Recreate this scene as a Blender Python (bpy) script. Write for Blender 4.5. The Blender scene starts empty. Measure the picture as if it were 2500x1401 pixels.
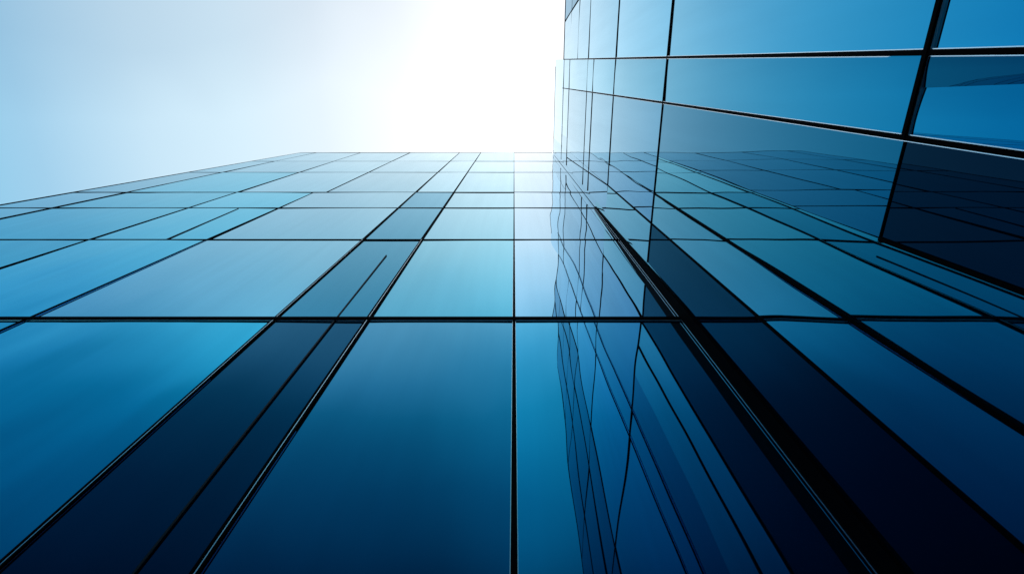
import bpy, math, random
from mathutils import Vector
R = math.radians
S = 2.5            # metres between the camera and the glass front
EYE = 1.6
sc = bpy.context.scene
col = sc.collection
rnd = random.Random(7)

# ------------------------------------------------------------------ camera
ALPHA = math.atan(447.5 / 1215.0)          # the camera looks this far from straight up
cam = bpy.data.cameras.new('camera'); camo = bpy.data.objects.new('camera', cam); col.objects.link(camo)
cam.sensor_width = 36.0; cam.lens = 36.0 * 1215.0 / 2500.0
cam.shift_x = -5.0 / 2500.0
cam.clip_start = 0.05; cam.clip_end = 3000
camo.location = (0, 0, EYE); camo.rotation_euler = (math.pi - ALPHA, 0, 0)
sc.camera = camo

# ------------------------------------------------------------------ sky: high hazy sun, cloud thinning out to deep blue
SUN_EL, SUN_AZ = 78.0, 25.0                 # behind the roofs, seen from the camera
w = bpy.data.worlds.new('World'); sc.world = w; w.use_nodes = True
nt = w.node_tree; N = nt.nodes; L = nt.links
for n in list(N): N.remove(n)
def node(tree, t, **k):
    n = tree.nodes.new(t)
    for a, b in k.items(): setattr(n, a, b)
    return n
def math_(tree, op, a, b=None, c=None, clamp=False):
    n = tree.nodes.new('ShaderNodeMath'); n.operation = op; n.use_clamp = clamp
    for i, v in enumerate((a, b, c)):
        if v is None: continue
        if isinstance(v, (int, float)): n.inputs[i].default_value = v
        else: tree.links.new(v, n.inputs[i])
    return n.outputs[0]
def ramp(tree, fac, stops, interp='B_SPLINE'):
    n = tree.nodes.new('ShaderNodeValToRGB'); n.color_ramp.interpolation = interp
    e = n.color_ramp.elements
    while len(e) < len(stops): e.new(0.5)
    for i, (p, c) in enumerate(stops):
        e[i].position = p; e[i].color = (*c, 1)
    tree.links.new(fac, n.inputs[0]); return n.outputs[0]
def mix(tree, typ, fac, a, b):
    n = tree.nodes.new('ShaderNodeMix'); n.data_type = 'RGBA'; n.blend_type = typ; n.clamp_result = False
    for i, v in ((0, fac), (6, a), (7, b)):
        if isinstance(v, (int, float)): n.inputs[i].default_value = v
        elif isinstance(v, tuple): n.inputs[i].default_value = (*v, 1)
        else: tree.links.new(v, n.inputs[i])
    return n.outputs[2]
tc = node(nt, 'ShaderNodeTexCoord')
sp = node(nt, 'ShaderNodeSeparateXYZ'); L.new(tc.outputs['Generated'], sp.inputs[0])
z = math_(nt, 'MAXIMUM', sp.outputs[2], 0.12)
u = math_(nt, 'DIVIDE', sp.outputs[0], z)
v = math_(nt, 'DIVIDE', sp.outputs[1], z)
nz = node(nt, 'ShaderNodeTexNoise'); nz.inputs['Scale'].default_value = 2.2; nz.inputs['Detail'].default_value = 3
nz.inputs['Roughness'].default_value = 0.45
L.new(tc.outputs['Generated'], nz.inputs['Vector'])
nf = math_(nt, 'SUBTRACT', nz.outputs['Fac'], 0.5)
au = math_(nt, 'ABSOLUTE', math_(nt, 'ADD', u, math_(nt, 'MULTIPLY', nf, 0.05)))
fu = math_(nt, 'DIVIDE', au, 2.0, clamp=True)
# thin bright veil round the zenith fading to blue towards the sides
side = ramp(nt, fu, [(0.0, (1, 1, 1)), (0.05, (.88, .89, .90)), (0.10, (.72, .76, .79)), (0.18, (.57, .65, .71)), (0.26, (.49, .62, .70)),
                     (0.35, (.41, .56, .66)), (0.465, (.255, .445, .59)), (0.55, (.19, .42, .58)), (0.75, (.15, .37, .55)), (1.0, (.05, .20, .38))], 'LINEAR')
vv = math_(nt, 'ADD', v, math_(nt, 'MULTIPLY', nf, 0.4))
fv = math_(nt, 'DIVIDE', math_(nt, 'ADD', vv, 1.8), 2.4, clamp=True)     # v -1.8..0.6
front = ramp(nt, fv, [(0.0, (.020, .035, .075)), (0.25, (.045, .13, .19)), (0.38, (.06, .30, .39)), (0.48, (.12, .50, .60)), (0.53, (.36, .66, .78)), (0.58, (.74, .86, .94)), (0.64, (.92, .93, .96)),
                      (0.70, (.95, .97, 1)), (0.76, (1.12, 1.12, 1.12)), (1.0, (1.15, 1.15, 1.15))], 'LINEAR')
veil = mix(nt, 'MULTIPLY', 1.0, side, front)
veil = mix(nt, 'MULTIPLY', 1.0, veil, (1.26, 1.26, 1.26))
# one pale cloud patch behind the photographer
bu = math_(nt, 'POWER', math_(nt, 'MULTIPLY', math_(nt, 'ADD', u, .56), 1 / .24), 2.0)
bv = math_(nt, 'POWER', math_(nt, 'MULTIPLY', math_(nt, 'ADD', v, .50), 1 / .10), 2.0)
bl = math_(nt, 'POWER', 2.718, math_(nt, 'MULTIPLY', math_(nt, 'ADD', bu, bv), -1.0))
veil = mix(nt, 'ADD', math_(nt, 'MULTIPLY', bl, .2), veil, (1.0, .9, .85))
sky = node(nt, 'ShaderNodeTexSky', sky_type='NISHITA'); sky.sun_disc = False
sky.sun_elevation = R(SUN_EL); sky.sun_rotation = R(SUN_AZ)
veil = mix(nt, 'ADD', 0.004, veil, sky.outputs[0])
bg = node(nt, 'ShaderNodeBackground'); bg.inputs[1].default_value = 1.0
L.new(veil, bg.inputs[0])
wo = node(nt, 'ShaderNodeOutputWorld'); L.new(bg.outputs[0], wo.inputs[0])

sl = bpy.data.lights.new('sun', 'SUN'); sl.energy = 2.5; sl.angle = R(0.5); sl.color = (1, .96, .9)
slo = bpy.data.objects.new('sun', sl); col.objects.link(slo)
sd = Vector((math.sin(R(SUN_AZ)) * math.cos(R(SUN_EL)), math.cos(R(SUN_AZ)) * math.cos(R(SUN_EL)), math.sin(R(SUN_EL))))
slo.rotation_euler = sd.to_track_quat('Z', 'Y').to_euler()
sc.view_settings.view_transform = 'Standard'; sc.view_settings.look = 'None'
sc.view_settings.exposure = 0; sc.view_settings.gamma = 1
sc.cycles.max_bounces = 10; sc.cycles.glossy_bounces = 8

# ------------------------------------------------------------------ materials
def mat(name):
    m = bpy.data.materials.new(name); m.use_nodes = True
    for n in list(m.node_tree.nodes): m.node_tree.nodes.remove(n)
    return m
def glass(name, base, graze, power, wave=1.0, body=(.0006, .003, .008), rough=0.012, red=1.8):
    """coated solar glass: tinted mirror that turns clear white at a grazing angle, with roller-wave ripples"""
    m = mat(name); t = m.node_tree
    out = node(t, 'ShaderNodeOutputMaterial')
    tcx = node(t, 'ShaderNodeTexCoord'); oi = node(t, 'ShaderNodeObjectInfo')
    off = math_(t, 'MULTIPLY', oi.outputs['Random'], 37.0)
    va = node(t, 'ShaderNodeVectorMath', operation='ADD'); t.links.new(tcx.outputs['Object'], va.inputs[0])
    cx = node(t, 'ShaderNodeCombineXYZ')
    for i in range(3): t.links.new(off, cx.inputs[i])
    t.links.new(cx.outputs[0], va.inputs[1])
    mp = node(t, 'ShaderNodeMapping'); mp.inputs['Scale'].default_value = (1, 1, .42)
    t.links.new(va.outputs[0], mp.inputs[0])
    n1 = node(t, 'ShaderNodeTexNoise'); n1.inputs['Scale'].default_value = 0.75; n1.inputs['Detail'].default_value = 1.6
    n1.inputs['Roughness'].default_value = 0.35
    t.links.new(mp.outputs[0], n1.inputs['Vector'])
    bp = node(t, 'ShaderNodeBump'); bp.inputs['Strength'].default_value = 1.0
    bp.inputs['Distance'].default_value = 0.035 * wave
    t.links.new(n1.outputs['Fac'], bp.inputs['Height'])
    lw = node(t, 'ShaderNodeLayerWeight'); lw.inputs['Blend'].default_value = 0.5
    var = math_(t, 'ADD', 0.94, math_(t, 'MULTIPLY', oi.outputs['Random'], 0.12))
    # the coating clears later for red than for blue
    f3 = node(t, 'ShaderNodeCombineXYZ')
    for i, kk in enumerate((red, 1.0, .88)): t.links.new(math_(t, 'POWER', lw.outputs['Facing'], power * kk), f3.inputs[i])
    dif = node(t, 'ShaderNodeVectorMath', operation='MULTIPLY'); t.links.new(f3.outputs[0], dif.inputs[0])
    dif.inputs[1].default_value = tuple(graze[i] - base[i] for i in range(3))
    sm = node(t, 'ShaderNodeVectorMath', operation='ADD'); t.links.new(dif.outputs[0], sm.inputs[0]); sm.inputs[1].default_value = base
    tint = sm.outputs[0]
    ms = node(t, 'ShaderNodeMapping'); ms.inputs['Scale'].default_value = (5, 5, .22); t.links.new(va.outputs[0], ms.inputs[0])
    n2 = node(t, 'ShaderNodeTexNoise'); n2.inputs['Scale'].default_value = 1.0; n2.inputs['Detail'].default_value = 3
    t.links.new(ms.outputs[0], n2.inputs['Vector'])        # faint rain streaks down the glass
    var = math_(t, 'MULTIPLY', var, math_(t, 'MULTIPLY_ADD', n2.outputs['Fac'], .12, .94))
    vc = node(t, 'ShaderNodeCombineXYZ')
    for i in range(3): t.links.new(var, vc.inputs[i])
    tint = mix(t, 'MULTIPLY', 1.0, tint, vc.outputs[0])
    g = node(t, 'ShaderNodeBsdfAnisotropic') if False else node(t, 'ShaderNodeBsdfGlossy')
    g.inputs['Roughness'].default_value = rough
    t.links.new(tint, g.inputs['Color']); t.links.new(bp.outputs[0], g.inputs['Normal'])
    d = node(t, 'ShaderNodeBsdfDiffuse'); d.inputs['Color'].default_value = (*body, 1)
    ad = node(t, 'ShaderNodeAddShader'); t.links.new(g.outputs[0], ad.inputs[0]); t.links.new(d.outputs[0], ad.inputs[1])
    t.links.new(ad.outputs[0], out.inputs[0]); return m
def metal(name, colr, rough, metallic, spec=.5):
    m = mat(name); t = m.node_tree
    out = node(t, 'ShaderNodeOutputMaterial'); p = node(t, 'ShaderNodeBsdfPrincipled')
    nn = node(t, 'ShaderNodeTexNoise'); nn.inputs['Scale'].default_value = 9
    rr = math_(t, 'MULTIPLY_ADD', nn.outputs['Fac'], 0.12, rough - 0.06)
    t.links.new(rr, p.inputs['Roughness'])
    p.inputs['Base Color'].default_value = (*colr, 1); p.inputs['Metallic'].default_value = metallic; p.inputs['Specular IOR Level'].default_value = spec
    t.links.new(p.outputs[0], out.inputs[0]); return m
M = {}
M['clear']  = glass('blue_solar_glass', (.004, .27, .43), (1, 1, 1), 2.7, .8, red=1.5)
M['bright'] = glass('pale_solar_glass', (.008, .29, .56), (1, 1, 1), 1.9, .8, red=1.3)
M['left']   = glass('cyan_solar_glass', (.003, .37, .60), (1, 1, 1), 3.3, 1.6, red=1.8)
M['deep']   = glass('dim_reflection_glass', (.002, .112, .25), (.9, .95, 1), 2.7, .8, red=1.6)  # darker copy for the lower centre panes: a dimmer reflection put into the tint
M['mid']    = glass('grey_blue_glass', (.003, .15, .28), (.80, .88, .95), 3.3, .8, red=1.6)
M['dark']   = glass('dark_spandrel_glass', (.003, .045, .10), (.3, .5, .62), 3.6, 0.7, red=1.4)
M['side']   = glass('side_solar_glass', (.004, .17, .35), (.95, .98, 1), 3.8, .5, red=1.35)
M['sideup'] = glass('side_pale_glass', (.008, .33, .60), (.93, .96, .99), 2.9, .7, red=1.4)
M['sideback'] = glass('side_grey_glass', (.004, .17, .32), (.52, .62, .70), 3.0, .6, red=1.4)
M['sidelow'] = glass('side_low_glass', (.003, .22, .30), (.72, .85, .90), 3.0, .35, red=1.35)
M['sdark']  = glass('side_dark_reflection_glass', (.004, .018, .036), (.30, .42, .52), 5.0, 0.5)  # near-black tint stands in for a dark reflection across the lower right bay
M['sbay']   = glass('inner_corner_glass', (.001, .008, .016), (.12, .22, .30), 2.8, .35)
M['pale']   = glass('light_solar_glass', (.006, .30, .50), (1, 1, 1), 2.4, .8, red=1.5)
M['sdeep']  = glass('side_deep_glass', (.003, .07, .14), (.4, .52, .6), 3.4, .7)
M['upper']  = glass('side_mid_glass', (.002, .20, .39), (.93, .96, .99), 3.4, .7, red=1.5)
M['sidemid'] = glass('side_dim_reflection_glass', (.003, .12, .22), (.68, .80, .90), 3.6, .35, red=1.35)  # tint darkened to carry that broad dark reflection higher up the bay
M['strip']  = glass('strip_solar_glass', (.003, .26, .50), (.95, 1, 1), 2.7, .7, red=1.5)
M['frame']  = metal('black_anodised_frame', (.0012, .0016, .003), 0.7, 0.0, .02)
M['slim']   = metal('hazed_top_trim', (.06, .11, .14), 0.45, 0.0, .3)  # lighter colour for the topmost bars, painting in haze near the roofline
M['joint']  = metal('dark_gasket', (.004, .012, .02), 0.5, 0.0, .1)
M['bead']   = metal('polished_aluminium_bead', (.85, .93, 1.0), 0.3, 1.0)
M['core']   = metal('building_core', (.03, .035, .04), 0.6, 0.0)
def paving():
    m = mat('stone_paving'); t = m.node_tree
    out = node(t, 'ShaderNodeOutputMaterial'); p = node(t, 'ShaderNodeBsdfPrincipled'); p.inputs['Roughness'].default_value = .8
    tcx = node(t, 'ShaderNodeTexCoord'); b = node(t, 'ShaderNodeTexBrick'); b.inputs['Scale'].default_value = 1.0
    b.inputs['Color1'].default_value = (.22, .21, .20, 1); b.inputs['Color2'].default_value = (.27, .26, .25, 1)
    b.inputs['Mortar'].default_value = (.08, .08, .08, 1); b.inputs['Mortar Size'].default_value = .008
    t.links.new(tcx.outputs['Object'], b.inputs[0]); t.links.new(b.outputs[0], p.inputs['Base Color'])
    t.links.new(p.outputs[0], out.inputs[0]); return m

# ------------------------------------------------------------------ builders
def link(name, verts, faces, m, parent=None, smooth=False, label=None):
    me = bpy.data.meshes.new(name); me.from_pydata([tuple(q) for q in verts], [], faces); me.update()
    if smooth: me.polygons.foreach_set('use_smooth', [True] * len(me.polygons))
    me.materials.append(m)
    o = bpy.data.objects.new(name, me); col.objects.link(o)
    if parent: o.parent = parent; o.matrix_parent_inverse = parent.matrix_world.inverted()
    if label: o['label'] = label
    return o
def box_geo(V, F, x0, x1, y0, y1, z0, z1):
    b = len(V)
    V += [Vector(p) for p in ((x0,y0,z0),(x1,y0,z0),(x1,y1,z0),(x0,y1,z0),(x0,y0,z1),(x1,y0,z1),(x1,y1,z1),(x0,y1,z1))]
    F += [tuple(b + i for i in f) for f in ((0,3,2,1),(4,5,6,7),(0,1,5,4),(1,2,6,5),(2,3,7,6),(3,0,4,7))]
def bar_geo(V, F, p0, p1, n, w, d0, d1, taper=1.0):
    """a bar from p0 to p1 lying on a wall whose outward normal is n: width w, standing from d0 to d1 off the wall"""
    a = (p1 - p0).normalized(); s = n.cross(a).normalized() * (w / 2)
    b = len(V)
    for p, k in ((p0, 1.0), (p1, taper)):
        V += [p - s * k + n * d0, p + s * k + n * d0, p + s * k + n * d1 * k, p - s * k + n * d1 * k]
    F += [tuple(b + i for i in f) for f in ((0,1,2,3),(4,7,6,5),(0,4,5,1),(1,5,6,2),(2,6,7,3),(3,7,4,0))]
def empty(name, loc, label, cat, group=None):
    o = bpy.data.objects.new(name, None); col.objects.link(o); o.location = loc
    o['label'] = label; o['category'] = cat
    if group: o['group'] = group
    bpy.context.view_layer.update()
    return o
class Face:
    """a glass wall: (s, h) -> world; s and h are in units of S, h measured from the eye"""
    def __init__(self, root, kind):
        self.root = root; self.kind = kind
        self.n = Vector((0, -1, 0)) if kind == 'front' else Vector((-1, 0, 0))
    def P(self, s, h, off=0.0):
        z = EYE + S * h
        q = Vector((s * S, S, z)) if self.kind == 'front' else Vector((C * S, s * S, z))
        return q + self.n * off
    def pane(self, s0, s1, h0, h1, m, bow=1.0, name='glass_pane', label=None, slant=None):
        """slant: function(h)->(s0,s1); the pane is a slightly pillowed sheet of glass"""
        nx, ny = 14, 18
        bw = rnd.uniform(-.002, .008) * bow; tx = rnd.uniform(-.006, .006) * bow; ty = rnd.uniform(-.006, .006) * bow
        V, F = [], []
        for j in range(ny + 1):
            h = h0 + (h1 - h0) * j / ny
            a, b = slant(h) if slant else (s0, s1)
            for i in range(nx + 1):
                q = i / nx * 2 - 1; r = j / ny * 2 - 1
                o = bw * (1 - q * q) * (1 - .5 * r * r) + tx * q * (1 - .3 * q * q) + ty * r
                V.append(self.P(a + (b - a) * i / nx, h, o))
        flip = self.kind == 'side'
        for j in range(ny):
            for i in range(nx):
                k = j * (nx + 1) + i
                f = (k, k + 1, k + nx + 2, k + nx + 1)
                F.append(f[::-1] if flip else f)
        return link(name, V, F, m, self.root, True, label)
    def mullion(self, s0, h0, s1, h1, w=.05, d=.03, bead=True, twin=False, name='mullion', taper=None):
        V, F = [], []; p0, p1 = self.P(s0, h0), self.P(s1, h1)
        if self.kind == 'front' and h1 > h0 + 6:      # the fins step down in size above the fourth storey
            hm = LV[3]; pm = p0.lerp(p1, (hm - h0) / (h1 - h0)); tp = .55
        else: pm, tp = None, 1.0
        def bars(V, F, e, wd, dd, d0=-.05):
            if pm is None: bar_geo(V, F, p0 + e, p1 + e, self.n, wd, d0, dd)
            else:
                bar_geo(V, F, p0 + e, pm + e, self.n, wd, d0, dd, tp)
                bar_geo(V, F, pm + e, p1 + e * tp, self.n, wd * tp, d0, dd * tp, .42)
        a = (p1 - p0).normalized(); sv = self.n.cross(a).normalized()
        if twin:
            for g in (-1, 1): bars(V, F, sv * g * w * .34, w * .32, d)
            bars(V, F, sv * 0, w * .36, d * .55)
        else: bars(V, F, sv * 0, w, d)
        o = link(name, V, F, M['frame'], self.root)
        if bead:
            V, F = [], []
            pe = pm or p1
            for g in (-1, 1):
                e = sv * g * (w / 2 + .0025); e1 = e * tp
                bar_geo(V, F, p0 + e, pe + e1, self.n, .005, -.02, .009, .7)
            if twin: bar_geo(V, F, p0, pe, self.n, .007, 0, d * .8, .7)
            link('glazing_bead', V, F, M['bead'], o)
        return o
    def transom(self, s0, s1, h, w=.05, d=.04, bead=True, name='transom', m='frame'):
        V, F = [], []; p0, p1 = self.P(s0, h), self.P(s1, h)
        bar_geo(V, F, p0, p1, self.n, w, -.05, d)
        o = link(name, V, F, M[m], self.root)
        if bead:
            V, F = [], []; e = Vector((0, 0, -(w / 2 + .0025)))
            bar_geo(V, F, p0 + e, p1 + e, self.n, .005, -.02, .009)
            link('glazing_bead', V, F, M['bead'], o)
        return o
    def joint(self, s0, h0, s1, h1, w=.012):
        V, F = [], []
        bar_geo(V, F, self.P(s0, h0), self.P(s1, h1), self.n, w, -.03, .014)
        return link('glazing_joint', V, F, M['joint'], self.root)

C = 0.83                     # the side wall stands this far to the right
BOT = -EYE / S
# ================================================================== the tower straight ahead
tower = empty('glass_tower', (-2.4 * S, S, 0), 'wide blue glass office tower rising straight ahead, its flat roofline low in the sky', 'building')
A = Face(tower, 'front')
LV = [BOT, .72, 2.25, 3.775, 5.99, 7.84, 9.41, 11.13]
def lean(s_lo, h_lo, s_hi, h_hi): return lambda h: s_lo + (s_hi - s_lo) * (h - h_lo) / (h_hi - h_lo)
edge = lean(-5.42, 5.0, -4.62, 11.13)
fin  = lean(-4.76, 4.4, -4.40, 9.41)
E, Cl, Ch, B, Am = -3.32, -2.40, -2.25, -1.18, -.72
for k in range(len(LV) - 1):
    h0, h1 = LV[k], LV[k + 1]
    c = Cl if k < 4 else Ch
    cols = [(edge, fin, 'clear'), (fin, lambda h: E, 'left' if k < 5 else 'clear'), (lambda h: E, lambda h: c, 'left' if k < 4 else 'clear'), (lambda h: c, lambda h: B, 'left' if k < 2 else 'pale'),
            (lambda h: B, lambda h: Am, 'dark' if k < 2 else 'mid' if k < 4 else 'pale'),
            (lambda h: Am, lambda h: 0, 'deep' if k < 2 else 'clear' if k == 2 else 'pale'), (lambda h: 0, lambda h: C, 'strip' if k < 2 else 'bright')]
    for a, b, mm in cols:
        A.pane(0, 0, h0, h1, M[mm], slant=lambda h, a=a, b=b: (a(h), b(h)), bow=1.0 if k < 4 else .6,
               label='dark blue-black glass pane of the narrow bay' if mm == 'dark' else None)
top = LV[-1]
for s, tw, w_ in ((B, True, .05), (Am, True, .06), (0, False, .048)):
    A.mullion(s, BOT, s, top, w=w_, twin=tw)
A.mullion(E, BOT, E, top, w=.03, bead=False)
A.mullion(Cl, BOT, Cl, LV[4], w=.035)
A.mullion(Ch, LV[4], Ch, top, w=.02, d=.012, bead=False)
A.mullion(fin(BOT), BOT, fin(top), top, w=.03, bead=False)
A.mullion(edge(BOT), BOT, edge(top), top, w=.03, bead=False, name='corner_post')
for k, h in enumerate(LV[1:-1]):
    A.transom(edge(h), C, h, w=(.045, .045, .03, .026, .02, .02)[k], d=(.032, .032, .016, .013, .008, .007)[k], bead=k < 2, m='frame' if k < 4 else 'slim')
A.transom(edge(top), C, top, w=.02, d=.008, m='slim', bead=False, name='parapet')
A.joint(edge(5.04), 5.04, C, 5.04, .016)
A.joint(-.84, BOT, -.895, 3.35, .016)
A.joint(-2.72, 3.775, -2.79, 5.0, .016)
V, F = [], []
lo, hi = edge(BOT) * S, edge(top) * S
y0, y1, zt = S + .06, S + 22, EYE + top * S - .02
V = [Vector(q) for q in ((lo,y0,0),(C*S+.4,y0,0),(C*S+.4,y1,0),(lo,y1,0),(hi,y0,zt),(C*S+.4,y0,zt),(C*S+.4,y1,zt),(hi,y1,zt))]
link('building_body', V, [(0,3,2,1),(4,5,6,7),(0,1,5,4),(1,2,6,5),(2,3,7,6),(3,0,4,7)], M['core'], tower)

# ================================================================== the wing on the right, at a right angle to it
wing = empty('glass_wing', (C * S, -1 * S, 0), 'glass side wing on the right overhead, with leaning black mullions and a stepped roof edge', 'building')
W = Face(wing, 'side')
l2 = lean(.078, .84, -.22, 8.49)       # leaning mullions
l1 = lean(-.079, .876, -.69, 9.13)
END, STEP_H, TOP_H = -3.1, 9.13, 10.85
PIER, R1, PH = .925, .68, 5.04
H1, H2, H3 = 1.097, 2.955, 4.45
k_ = lambda v: (lambda h: v)
def wp(a, b, h0, h1, mm, **kw):
    W.pane(0, 0, h0, h1, M[mm], slant=lambda h: (a(h) if callable(a) else a, b(h) if callable(b) else b), **kw)
hs = [H1, H2, H3, 6.1, 8.1]
# bays behind and above the camera
backs = [l1, k_(-1.25), k_(-1.75), k_(-2.4), k_(END)]
for i in range(4):
    prev = BOT
    for h in hs + [STEP_H]:
        wp(backs[i + 1], backs[i], prev, h, 'sideup' if i == 0 else 'sideback'); prev = h
# the bay between the two leaning mullions and the bay ahead of them
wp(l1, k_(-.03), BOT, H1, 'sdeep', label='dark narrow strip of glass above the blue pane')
wp(k_(-.03), l2, BOT, H1, 'upper')
prev = H1
for h in hs[1:] + [STEP_H]:
    wp(l1, l2, prev, h, 'upper')
    prev = h
wp(l2, k_(.288), BOT, H1, 'sdark', bow=.2, label='glass pane in the lower right bay, coloured black for a dark reflection')
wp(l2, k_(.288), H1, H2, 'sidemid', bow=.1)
wp(k_(.288), k_(.50), BOT, H2, 'sidelow', bow=.1); wp(k_(.50), k_(R1), BOT, H2, 'sidelow', bow=.1)
prev = H2
for h in hs[2:] + [STEP_H]:
    wp(l2, k_(.50), prev, h, 'side', bow=.35); wp(k_(.50), k_(R1), prev, h, 'side', bow=.35); prev = h
wp(l1, k_(R1), STEP_H, TOP_H, 'sideup')
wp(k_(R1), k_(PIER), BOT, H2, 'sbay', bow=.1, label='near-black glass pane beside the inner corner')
wp(k_(R1), k_(PIER), H2, H3, 'sidelow'); wp(k_(PIER), k_(.995), 2.25, PH, 'sidelow'); wp(k_(PIER), k_(.995), PH, TOP_H, 'side')
wp(k_(R1), k_(PIER), H3, 6.1, 'side'); wp(k_(R1), k_(PIER), 6.1, 8.1, 'side'); wp(k_(R1), k_(PIER), 8.1, TOP_H, 'side')
W.mullion(l1(BOT), BOT, l1(STEP_H), STEP_H, w=.028, d=.018)
W.mullion(l2(BOT), BOT, l2(STEP_H), STEP_H, w=.027, d=.017)
W.mullion(R1, BOT, R1, H3, w=.018, d=.012, bead=False)
W.joint(R1, H2, PIER, H2, .014)
W.mullion(R1, H3, .80, 8.1, w=.022, d=.010, bead=False)
W.mullion(.50, BOT, .50, H2, w=.020, d=.012, bead=False)
W.mullion(.288, BOT, .288, H1, w=.022, d=.012, bead=False)
for s in (-1.25, -1.75, -2.4): W.mullion(s, BOT, s, STEP_H, w=.03, d=.015, bead=False)
W.mullion(END, BOT, END, STEP_H, w=.03, d=.015, bead=False, name='corner_post')
W.transom(END, l2(H1), H1, w=.028, d=.022)
W.transom(l2(H1), .288, H1, w=.012, d=.006, bead=False)
W.transom(END, R1, H2, w=.022, d=.012, bead=False)
W.transom(END, R1, H3, w=.025, d=.012, bead=False)
W.transom(END, PIER, 6.1, w=.025, d=.010, bead=False)
W.transom(END, l1(7.12), 7.12, w=.02, d=.010, bead=False)
W.transom(l1(8.1), PIER, 8.1, w=.02, d=.010, bead=False)
W.joint(l1(5.65), 5.65, PIER, 5.65, .016)
W.transom(END, l1(STEP_H), STEP_H, w=.03, d=.012, bead=False, name='parapet')
W.transom(l1(STEP_H), PIER, STEP_H - .12, w=.02, d=.012, bead=False)
W.transom(l1(STEP_H), 1 - .02, TOP_H, w=.03, d=.012, bead=False, name='parapet')
# black corner pier with its polished edge beads
V, F = [], []
for za, zb, ya, yb in ((0, EYE + 2.25 * S, PIER * S, PIER * S), (EYE + 2.25 * S, EYE + PH * S, PIER * S, .984 * S)):
    b = len(V); xa, xb, ye = C * S - .03, C * S + .06, S - .004
    V += [Vector(q) for q in ((xa,ya,za),(xb,ya,za),(xb,ye,za),(xa,ye,za),(xa,yb,zb),(xb,yb,zb),(xb,ye,zb),(xa,ye,zb))]
    F += [tuple(b + i for i in f) for f in ((0,3,2,1),(4,5,6,7),(0,1,5,4),(1,2,6,5),(2,3,7,6),(3,0,4,7))]
pier = link('corner_pier', V, F, M['frame'], wing)
for yy, xx, zt_ in ((S - .022, .031, PH),):
    V, F = [], []
    box_geo(V, F, C * S - xx - .004, C * S - xx + .006, yy, yy + .005, 0, EYE + zt_ * S - .01)
    link('edge_bead', V, F, M['bead'], pier)
V, F = [], []
box_geo(V, F, C * S + .06, C * S + 18, END * S, l1(STEP_H) * S, 0, EYE + STEP_H * S - .02)
box_geo(V, F, C * S + .06, C * S + 18, l1(STEP_H) * S + .001, S + 21, 0, EYE + TOP_H * S - .02)
link('building_body', V, F, M['core'], wing)

# ================================================================== ground
g = link('ground', [Vector(q) for q in ((-400,-400,0),(400,-400,0),(400,400,0),(-400,400,0))], [(0,1,2,3)], paving())
g['kind'] = 'structure'
